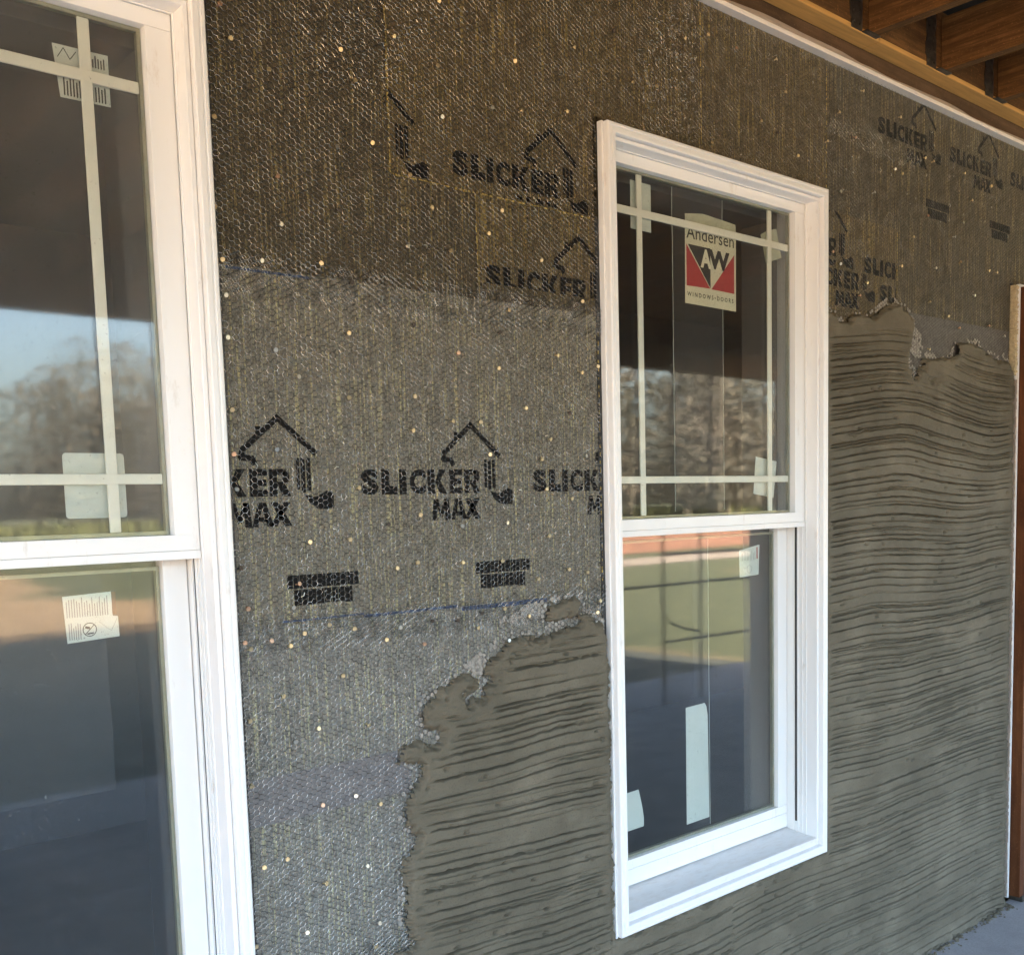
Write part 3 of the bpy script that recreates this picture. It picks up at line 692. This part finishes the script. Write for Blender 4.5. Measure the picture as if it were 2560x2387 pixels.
CAS = [(0, .003), (0, -.0305), (.0012, -.0335), (.0035, -.035), (.0085, -.035), (.010, -.0338), (.0125, -.0338), (.014, -.035), (.0225, -.035), (.0242, -.0343), (.025, -.0325), (.025, -.010)]
JAM = [(.0266, -.010), (.0266, -.0202), (.034, -.0202), (.0352, -.0192), (.0355, -.0175), (.0355, .0165), (.0375, .0168), (.0375, .020), (.0355, .0203), (.0355, .121)]
def window(x0, z0, label, upper_glass='glass'):
    w = thing('window', (x0, 0, z0), label, 'window', 'white double hung windows')
    for nme, i in (('head_casing', 0), ('side_casing', 1), ('side_casing', 2), ('sill_nose', 3)):
        dupmesh(('cas', i), lambda: ring_sides(CAS, WW, WH)[i].build(nme, 'vinyl', fix=True), w)
    for nme, i in (('head_jamb', 0), ('side_jamb', 1), ('side_jamb', 2)):
        dupmesh(('jam', i), lambda: ring_sides(JAM, WW, WH)[i].build(nme, 'vinyl', fix=True), w)
    # nailing flange and black strips round the casing
    dupmesh('flange', lambda: (lambda s: [s.box(-.006, -.0003, -.0185, -.001, -.004, WH+.002), s.box(WW+.0003, WW+.003, -.012, -.001, -.002, WH+.002)] and s)(MB()).build('flange', 'vinyl', bev=.0012), w)
    fl = MB().box(-.020, -.0062, -.0030, -.0012, -.004, WH+.012).box(WW+.0032, WW+.018, -.0030, -.0012, -.004, WH+.012).box(-.0060, WW+.003, -.0030, -.0012, WH+.0022, WH+.012)
    dupmesh('gap_strip', lambda: fl.build('dark_strip', 'strip_black'), w)
    # sloped sill
    def sill():
        L, R = .0258, WW-.0258
        pr = [(-.0325, .0255), (-.0205, .0290), (-.0200, .0470), (-.0188, .0488), (-.0165, .0492), (.0, .0500), (.118, .0625), (.118, .012), (-.0325, .012)]
        v = [(L, y, z) for y, z in pr]+[(R, y, z) for y, z in pr]; k = len(pr)
        return MB().add(v, [tuple(range(k)), tuple(range(2*k-1, k-1, -1))]+[(i, i+k, (i+1) % k+k, (i+1) % k) for i in range(k)]).build('sill', 'sill', fix=True)
    dupmesh('sill', sill, w)
    # weatherstrip slots in the jamb tracks of the lower half
    for k, xx in enumerate((.0357, WW-.0357)):
        sg = 1 if k == 0 else -1
        dupmesh(('slot', k), lambda: MB().box(*sorted((xx, xx+sg*.0010)), .051, .0585, .088, 1.0).build('track_seal', 'seal'), w)
        dupmesh(('stop', k), lambda: MB().box(*sorted((xx, xx+sg*.0035)), .0440, .0495, .062, 1.0).box(*sorted((xx, xx+sg*.0035)), .0605, .0660, .060, 1.0).box(*sorted((xx, xx+sg*.0028)), .0300, .0335, .056, 1.0).build('track_rib', 'vinyl', bev=.0006), w)
    jl, jr = .0372, WW-.0372
    # upper sash
    def usash():
        s = MB(); yb = .060
        s.box(jl, .083, .0250, yb, 1.0160, WH-.0645).box(.835, jr, .0250, yb, 1.0160, WH-.0645)
        s.box(jl, jr, .0246, yb, WH-.0640, WH-.0360)
        s.box(.0500, .8680, .0238, .0249, 1.0160, 1.0440).box(.0835, .8345, .0250, yb, 1.0160, 1.0440).box(jl, jr, .0228, yb, 1.0005, 1.0155)
        return s.build('upper_sash', 'vinyl', bev=.0009)
    us = dupmesh('us', usash, w)
    dupmesh('ub', lambda: MB().box(.083, .0885, .0300, .0350, 1.0445, WH-.0645).build('glazing_bead', 'seal'), us)
    def pane(key, y, z0_, z1_): return dupmesh(key, lambda: MB().box(.070, .848, y, y+.003, z0_, z1_).build('pane', upper_glass if key[0] == 'u' else 'glass'), us if key[0] == 'u' else ls)
    pane('u1'+upper_glass, .0410, 1.030, 1.922); pane('u2'+upper_glass, .0545, 1.030, 1.922)
    def spacer(z0_, z1_, y0, y1):
        s = MB(); t = .0065
        s.box(.084, .084+t, y0, y1, z0_, z1_).box(.834-t, .834, y0, y1, z0_, z1_).box(.0908, .8272, y0, y1, z1_-t, z1_).box(.0908, .8272, y0, y1, z0_, z0_+t)
        return s.build('spacer', 'spacer')
    dupmesh('usp', lambda: spacer(1.0450, 1.9085, .0442, .0543), us)
    for k, (a, c_) in enumerate(((.1805, .2000), (.7290, .7485))):
        dupmesh(('bv', k), lambda: MB().box(a, c_, .0445, .0495, 1.0518, 1.9018).build('grille_bar', 'bar', bev=.0016), us)
    for k, (a, c_) in enumerate(((1.1347, 1.1530), (1.7995, 1.8190))):
        dupmesh(('bh', k), lambda: MB().box(.0908, .8270, .0442, .0498, a, c_).build('grille_bar', 'bar', bev=.0016), us)
    # lower sash
    def lsash():
        s = MB(); y0, yb = .0872, .118
        s.box(jl+.0005, .083, y0, yb, .1345, .9985).box(.8346, jr-.0005, y0, yb, .1345, .9985)
        s.box(jl+.0005, jr-.0005, y0-.0003, yb, .1082, .1340).box(jl+.0005, jr-.0005, y0, yb, .0635, .1072)
        s.box(jl+.0005, jr-.0005, y0-.0003, yb, .9990, 1.040)
        return s.build('lower_sash', 'vinyl', bev=.0009)
    ls = dupmesh('ls', lsash, w)
    pane('l1', .0992, .120, 1.010); pane('l2', .1125, .120, 1.010)
    dupmesh('lsp', lambda: spacer(.1345, .986, .1024, .1123), ls)
    # timber return inside the wall
    dupmesh('ret', lambda: (lambda s: [s.box(-.0, .050, .1215, .235, .03, 1.94), s.box(WW-.060, WW, .1215, .235, .03, 1.94), s.box(.0505, WW-.0605, .1215, .235, 1.905, 1.94), s.box(.0505, WW-.0605, .1215, .235, .03, .060)] and s)(MB()).build('inner_return', 'drywall', bev=.002), w)
    return w, us, ls
wl, usl, lsl = window(XL, ZL, 'white double hung window cut off by the left edge of the picture, square blank sticker in its upper sash', 'glass_hazy')
wr, usr, lsr = window(XR, ZR, 'white double hung window whole in view, set in wet mortar, red and black maker sticker in its upper sash')
# peeling clear film on the right window: each sheet shows a bright rolled edge
for (x0, x1, z0, z1, y, par) in ((.331, .5375, 1.06, 1.90, .0578, usr), (.465, .535, .142, .985, .1158, lsr)):
    MB().box(x0, x1, y, y+.0004, z0, z1).build('protective_film', 'film', par)
for x, z0, z1, y, par in ((.331, 1.06, 1.90, .0574, usr), (.5405, 1.06, 1.90, .0574, usr), (.538, .142, .985, .1154, lsr)):
    MB().tube([(x+.0006*math.sin(9*i), y+.0014, z0+(z1-z0)*i/12) for i in range(13)], .0008, 5).build('film_edge', 'paper', par)
MB().box(.08, .735, .1158, .1162, .585, .985).build('protective_film', 'film', lsl)

# ------------------------------------------------------------------ stickers on the glass
def quadbox(pts, y, t=.0005): return MB().prism(pts, y, y+t)
YU, YD = .0578, .1158
def sticker(name, pts, y, mat, label, cat='sticker', group=None):
    cx = sum(p[0] for p in pts)/len(pts); cz = min(p[1] for p in pts)
    o = quadbox([(p[0]-cx, p[1]-cz) for p in pts], 0).build(name, mat); o.location = (cx, y, cz)
    return tag(o, label, cat, group)
def ink(par, pts, mat='ink', name='printed_mark', dy=0.):
    c_ = par.location
    return quadbox([(p[0]-c_.x, p[1]-c_.z) for p in pts], -.0003-dy, .00025).build(name, mat, par)
def word(par, txt, x, z, h, wd, mat='ink', bold=0., dy=0.):
    v, f = text_mesh(txt, h, wd, bold); c_ = par.location
    o = MB().add([(p[0]+x-c_.x, -.0004-dy, p[1]+z-c_.z) for p in v], f).build('printed_word', mat, par); return o
def rnd(x0, x1, z0, z1, r=.006):
    p = []
    for cx, cz, a0 in ((x1-r, z1-r, 0), (x0+r, z1-r, 90), (x0+r, z0+r, 180), (x1-r, z0+r, 270)):
        p += [(cx+r*math.cos(math.radians(a0+t)), cz+r*math.sin(math.radians(a0+t))) for t in (0, 30, 60, 90)]
    return p
# maker sticker
ax, az = .3818, 1.6105; fx = lambda x: ax+(x-.366)*1.007; fz = lambda z: az+(z-1.607)*1.007
P = lambda *pp: [(fx(a), fz(c_)) for a, c_ in pp]
ms = sticker('maker_sticker', P((.364, 1.607), (.581, 1.605), (.583, 1.812), (.366, 1.812)), YU, 'cream', 'cream maker sticker with red and black emblem, high in the window right of the lath')
ink(ms, P((.3705, 1.7595), (.4685, 1.6545), (.3705, 1.6525)), 'red')
ink(ms, P((.5735, 1.7560), (.5735, 1.6520), (.4735, 1.6535)), 'red')
ink(ms, P((.3770, 1.7600), (.4700, 1.7600), (.4700, 1.6555)), 'ink')
word(ms, 'A', fx(.428), fz(1.706), .049, .046, 'cream', .045, .0004)
ink(ms, P((.4705, 1.7600), (.4705, 1.706), (.4745, 1.7600)), 'cream', dy=.0001)
word(ms, 'W', fx(.461), fz(1.7075), .051, .092, 'ink', .05, .0006)
word(ms, 'Andersen', fx(.371), fz(1.7745), .034, .203, 'ink', .004)
word(ms, 'W I N D O W S \u2022 D O O R S', fx(.3725), fz(1.6262), .0115, .198, 'ink', .02)
sticker('tape_patch', P((.366, 1.8125), (.583, 1.8125), (.581, 1.838), (.52, 1.842), (.44, 1.846), (.366, 1.836)), YU, 'tapep', 'torn strip of tan tape along the top of the maker sticker', 'tape')
sticker('tape_patch', [(.1711, 1.772), (.2477, 1.7715), (.2480, 1.8890), (.1715, 1.8900)], YU, 'paper', 'pale upright tape patch behind the upper left grille crossing of the right window', 'tape')
sticker('tape_patch', [(.738, 1.758), (.815, 1.783), (.790, 1.861), (.752, 1.852), (.714, 1.835)], YU, 'tapep', 'crumpled tilted tape patch behind the upper right grille crossing of the right window', 'tape')
sticker('tape_patch', [(.6745, 1.1025), (.772, 1.0885), (.789, 1.1955), (.687, 1.2085)], YU, 'paper', 'pale tilted tape patch behind the lower right grille crossing of the right window', 'tape')
sticker('blank_sticker', rnd(-1.2437, -1.140, 1.086, 1.1967), YU, 'paper', 'blank square white sticker behind the grille of the window at left')
tl = sticker('label_sticker', [(-1.2065, 1.7785), (-1.1239, 1.7795), (-1.1239, 1.8630), (-1.2145, 1.8620)], YU, 'paper', 'white printed label high in the left window, behind the grille crossing')
def lines(par, x0, x1, z0, z1, k, vert=False, mat='ink', tk=.45):
    R = random.Random(k*31+int(x0*1000))
    s = MB(); c_ = par.location
    for i in range(k):
        if vert:
            a = x0+(x1-x0)*i/k; b_ = z1-(z1-z0)*R.uniform(.0, .35)
            s.box(a-c_.x, a+(x1-x0)/k*tk-c_.x, -.0005, -.0002, z0-c_.z, b_-c_.z)
        else:
            a = z0+(z1-z0)*i/k; b_ = x1-(x1-x0)*R.uniform(0, .35)
            s.box(x0-c_.x, b_-c_.x, -.0005, -.0002, a-c_.z, a+(z1-z0)/k*tk-c_.z)
    return s.build('printed_lines', mat, par)
lines(tl, -1.2005, -1.1285, 1.783, 1.815, 14, True); lines(tl, -1.165, -1.128, 1.838, 1.858, 8, True)
for q in stroke([(-1.207, 1.842), (-1.197, 1.858), (-1.187, 1.842), (-1.177, 1.856)], .0012): ink(tl, q)
# warning label, left window
wl_ = sticker('warning_label', [(-1.2375, .8675), (-1.146, .8720), (-1.1465, .9085), (-1.1555, .9100), (-1.1565, .9538), (-1.2413, .9505)], YD, 'paper', 'white instruction label with no-children symbol on the lower pane of the left window')
lines(wl_, -1.236, -1.161, .9125, .9475, 17, True, 'inkgrey', .35); lines(wl_, -1.234, -1.211, .873, .905, 6, True, 'inkgrey', .45)
ink(wl_, [(-1.1563, .9125), (-1.1485, .9125), (-1.1485, .9530), (-1.1563, .9530)], 'brownink')
cc = (-1.1980, .8890); k = 24
s = MB()
for i in range(k):
    a, b_ = 2*math.pi*i/k, 2*math.pi*(i+1)/k
    s.prism([(cc[0]+r*math.cos(t)-wl_.location.x, cc[1]+r*math.sin(t)-wl_.location.z) for r, t in ((.0125, a), (.0125, b_), (.0110, b_), (.0110, a))], -.0005, -.0002)
for q in stroke([(cc[0]-.0082, cc[1]-.0082), (cc[0]+.0082, cc[1]+.0082)], .0014)+stroke([(cc[0]-.004, cc[1]-.0075), (cc[0]+.006, cc[1]-.0065)], .0026)+stroke([(cc[0]-.0065, cc[1]+.0045), (cc[0]-.001, cc[1]+.003)], .0042): s.prism([(p[0]-wl_.location.x, p[1]-wl_.location.z) for p in q], -.0007, -.0005)
s.build('prohibition_symbol', 'ink', wl_)
for q in stroke([(-1.181, .902), (-1.168, .890), (-1.160, .884), (-1.153, .896), (-1.149, .905)], .0006): ink(wl_, q, 'inkgrey')
# same label, right window
w2 = sticker('warning_label', [(.685, .8565), (.777, .8600), (.782, .9500), (.6825, .9370)], YD, 'paper', 'white instruction label high on the lower pane of the window set in mortar')
lines(w2, .690, .765, .905, .935, 10, True, 'inkgrey', .3); ink(w2, [(.7665, .908), (.7725, .908), (.7725, .943), (.7665, .943)], 'red')
s = MB(); cc = (.731, .879)
for i in range(16):
    a, b_ = 2*math.pi*i/16, 2*math.pi*(i+1)/16
    s.prism([(cc[0]+r*math.cos(t)-w2.location.x, cc[1]+r*math.sin(t)-w2.location.z) for r, t in ((.012, a), (.012, b_), (.0108, b_), (.0108, a))], -.0005, -.0002)
s.build('prohibition_symbol', 'inkgrey', w2)
sticker('paper_strip', [(.431, .1640), (.533, .1645), (.5290, .47), (.5235, .495), (.516, .5055), (.432, .5035)], YD, 'paper', 'tall blank pale strip stuck low on the right window', 'sticker')
sticker('paper_scrap', [(.150, .2002), (.249, .2015), (.250, .225), (.243, .26), (.230, .3080), (.150, .3060)], YD, 'paper', 'small pale scrap at the lower left corner of the right window', 'sticker')

# ------------------------------------------------------------------ top of wall, porch roof
hp(MB().box(-2.2, XD+3, -.0300, .003, ZTOP+.003, ZTOP+.0085).box(-2.2, XD+3, -.0300, -.0262, ZTOP+.0088, ZTOP+.0150).build('stop_bead', 'bead', bev=.0012))
hp(MB().box(-2.2, XD+3, -.0215, .003, ZTOP+.0090, 2.4115).build('rim_board', 'board'))
# loose white flashing tape with a wavy upper edge
s = MB(); k = 150; pts = []
for i in range(k+1):
    x = -2.2+7.4*i/k
    pts.append((x, ZTOP+.030+.013*float(vnoise(np.array([x*3.1]), np.array([.5]), 91)[0])+.004*float(vnoise(np.array([x*11.]), np.array([.5]), 92)[0])))
v = []; f = []
for i, (x, z) in enumerate(pts): v += [(x, -.0228, ZTOP+.0152), (x, -.0245, (ZTOP+.0152+z)/2), (x, -.0222, z)]
for i in range(k): f += [(3*i, 3*i+3, 3*i+4, 3*i+1), (3*i+1, 3*i+4, 3*i+5, 3*i+2)]
hp(MB().add(v, f).build('flashing_tape', 'jointtape'))

porch = thing('porch_roof', (1.4, -4.1, ZF), 'porch roof frame of brown joists hung on a ledger, along the top of the wall', 'porch roof')
def pp(o, parent=porch):
    o.parent = parent
    if parent is porch: o.matrix_parent_inverse = Matrix.Translation((-1.4, 4.1, -ZF))
    return o
pp(MB().box(-4.2, 1.905, -.080, -.0220, 2.4265, 2.600).build('ledger', 'rim', bev=.002))
pp(MB().box(1.9065, 7.3, -.0795, -.0220, 2.4267, 2.600).build('ledger', 'rim', bev=.002))
for xa, xb in ((-4.2, -.72), (-.718, 1.108), (1.110, 2.135), (2.137, 7.3)): pp(MB().box(xa, xb, -.0815, -.0218, 2.4120, 2.4260).build('nailer', 'ledger', bev=.0015))
jm = MB().box(0, .038, -4.25, -.0815, 2.418, 2.580).build('joist', 'joist', bev=.0025)
hm = MB()
hm.prism([(-.092, 2.4150), (-.034, 2.4150), (-.034, 2.50), (-.042, 2.515), (-.034, 2.545), (-.040, 2.59), (-.090, 2.59), (-.094, 2.53), (-.089, 2.505), (-.098, 2.48), (-.096, 2.45), (-.089, 2.44)], -.0835, -.0803)
hm.box(-.0335, .0404, -.098, -.0817, 2.4140, 2.4175)
for z in (2.432, 2.462, 2.495, 2.535):
    for x in (-.050, -.078): hm.tube([(x, -.0832, z), (x, -.0865, z)], .0040, 6)
hmesh = hm.build('joist_hanger', 'hanger').data
hobj = bpy.data.objects['joist_hanger']
i0 = -12
for i in range(i0, 15):
    j = jm if i == i0 else jm.copy()
    if i != i0: COL.objects.link(j)
    pp(j); j.location = (1.045+.4125*i+(.018 if i == 1 else 0), 0, 0)
    h = hobj if i == i0 else hobj.copy()
    if i != i0: COL.objects.link(h)
    h.parent = j
# beam, posts, roof deck
pp(MB().box(-4.4, 7.5, -4.30, -4.16, 2.20, 2.3865).build('front_beam', 'joist'))
pp(MB().box(-4.5, 7.5, -4.36, -4.31, 2.36, 2.62).build('fascia', 'board'))
for x in (-3.9, 6.9): pp(MB().box(x, x+.14, -4.30, -4.16, ZF, 2.1995).build('post', 'joist', bev=.004))
v = [(x, y, z) for x in (-4.6, 7.6) for y, z in ((-.02, 3.60), (-4.75, 2.63), (-4.75, 2.68), (-.02, 3.65))]
pp(MB().add(v, [(0, 1, 5, 4), (1, 2, 6, 5), (2, 3, 7, 6), (3, 0, 4, 7), (0, 3, 2, 1), (4, 5, 6, 7)]).build('roof_deck', 'deck', fix=True))

# ------------------------------------------------------------------ door at the right edge
door = thing('door', (XD+.5, 0, ZF), 'brown stained door frame with a white edge, at the right end of the mortared wall', 'door')
def dp(o): o.parent = door; o.matrix_parent_inverse = Matrix.Translation((-XD-.5, 0, -ZF)); return o
dp(MB().box(XD, XD+.0065, -.0285, .02, ZF+.026, 1.853).box(XD+.009, XD+1.0, -.0285, .02, 1.8445, 1.853).build('edge_trim', 'vinyl', bev=.001))
dp(MB().box(XD+.0150, XD+.0560, -.066, .10, ZF+.032, 1.8280).build('side_jamb', 'door_stain', bev=.002))
dp(MB().box(XD+.0150, XD+.98, -.066, .10, 1.8285, 1.8440).build('head_jamb', 'door_stain', bev=.002))
dp(MB().box(XD+.0565, XD+.98, .03, .07, ZF+.03, 1.8275).build('door_slab', 'door_dark'))
dp(MB().box(XD+.0565, XD+.98, -.06, .12, ZF+.001, ZF+.029).build('threshold', 'hanger'))
# foam and raw edge between lath and door
s = MB()
for i in range(70):
    z = 1.52+.0047*i; s.box(XD-.020+random.uniform(-.003, .003), XD-.0006, -.020-random.uniform(0, .006), .002, z, z+.0045)
dp(s.build('foam_strip', 'mustard'))
s = MB()
for i in range(150):
    z = ZF+.03+.0137*i
    if z > 1.5: break
    s.box(XD-.003+random.uniform(-.002, .002), XD-.0005, -.0225-random.uniform(0, .003), .002, z, z+.0135)
dp(s.build('caulk_strip', 'jointtape'))

# ------------------------------------------------------------------ yard: scaffold, trees (seen in the panes)
sf = thing('scaffold_frame', (4.6, -3.4, ZF), 'dark steel scaffold frame standing on the porch, mirrored in the right window', 'scaffold')
def sp_(o): o.parent = sf; o.matrix_parent_inverse = Matrix.Translation((-4.6, 3.4, -ZF)); return o
for x in (4.34, 4.79): sp_(MB().tube([(x, -3.4, ZF), (x, -3.4, 2.19)], .011).build('upright', 'steel'))
for x0, x1, z in ((4.34, 5.6, .67), (3.6, 5.6, .44), (4.34, 5.6, -.01), (4.34, 4.79, 2.18)): sp_(MB().tube([(x0, -3.38, z), (x1, -3.38, z-.015)], .011).build('rail', 'steel'))
sp_(MB().tube([(4.34, -3.42, .32), (4.37, -3.42, .20), (4.46, -3.42, .12), (4.60, -3.42, .07), (4.79, -3.42, .03)], .010).build('brace', 'steel'))

def tree_mass():
    R = np.random.default_rng(5); V = []; F = []; k = 0
    T = []
    for i in range(70): T.append((R.uniform(-30, 62), R.uniform(-96, -78), R.uniform(9, 15)))
    for i in range(46): T.append((R.uniform(26, 95), R.uniform(-62, -34), R.uniform(8, 13)))
    for x, y, h in T:
        n_ = 1500; r = h*.32
        t = R.random(n_); zz = -.6+h*(.12+.88*t); rr = r*np.sqrt(np.clip(1.15-((t-.45)/.62)**2, .05, 1))*np.sqrt(R.random(n_))
        a = R.uniform(0, 6.28, n_); px = x+rr*np.cos(a); py = y+rr*np.sin(a)
        s_ = R.uniform(.10, .30, n_); d = R.normal(size=(n_, 2, 3)); d /= np.linalg.norm(d, axis=2, keepdims=True)
        c_ = np.stack([px, py, zz], 1)
        q = np.stack([c_-d[:, 0]*s_[:, None], c_+d[:, 1]*s_[:, None]*.6, c_+d[:, 0]*s_[:, None], c_-d[:, 1]*s_[:, None]*.6], 1)
        V.append(q.reshape(-1, 3)); F.append(np.arange(n_*4).reshape(-1, 4)+k); k += n_*4
        tr = MB().tube([(x, y, -.7), (x+.2, y, h*.45), (x, y+.2, h*.8)], .16, 5)
        for f in tr.f:
            if len(f) == 4: F.append(np.array([f])+k)
        V.append(np.array(tr.v)); k += len(tr.v)
    return np.concatenate(V), np.concatenate(F)
v, f = tree_mass()
tag(fast_mesh('treeline', v, f, 'leaf'), 'far wood of bare autumn trees mirrored in the windows', 'trees', kind='stuff')
R = np.random.default_rng(9); n_ = 9000
px = R.uniform(-20, 80, n_); py = -70+R.uniform(-6, 6, n_)+np.where(px > 30, 8, 0); h = R.uniform(.3, 1.3, n_); a = R.uniform(0, 3.14, n_)
q = np.stack([np.stack([px-.2*np.cos(a), py-.2*np.sin(a), np.full(n_, -.7)], 1), np.stack([px+.2*np.cos(a), py+.2*np.sin(a), np.full(n_, -.7)], 1), np.stack([px+.25*np.cos(a), py+.25*np.sin(a), -.7+h], 1), np.stack([px-.15*np.cos(a), py-.15*np.sin(a), -.7+h*.9], 1)], 1)
tag(fast_mesh('tall_grass', q.reshape(-1, 3), np.arange(n_*4).reshape(-1, 4), 'hedge'), 'band of yellow green tall grass before the far wood', 'grass', kind='stuff')
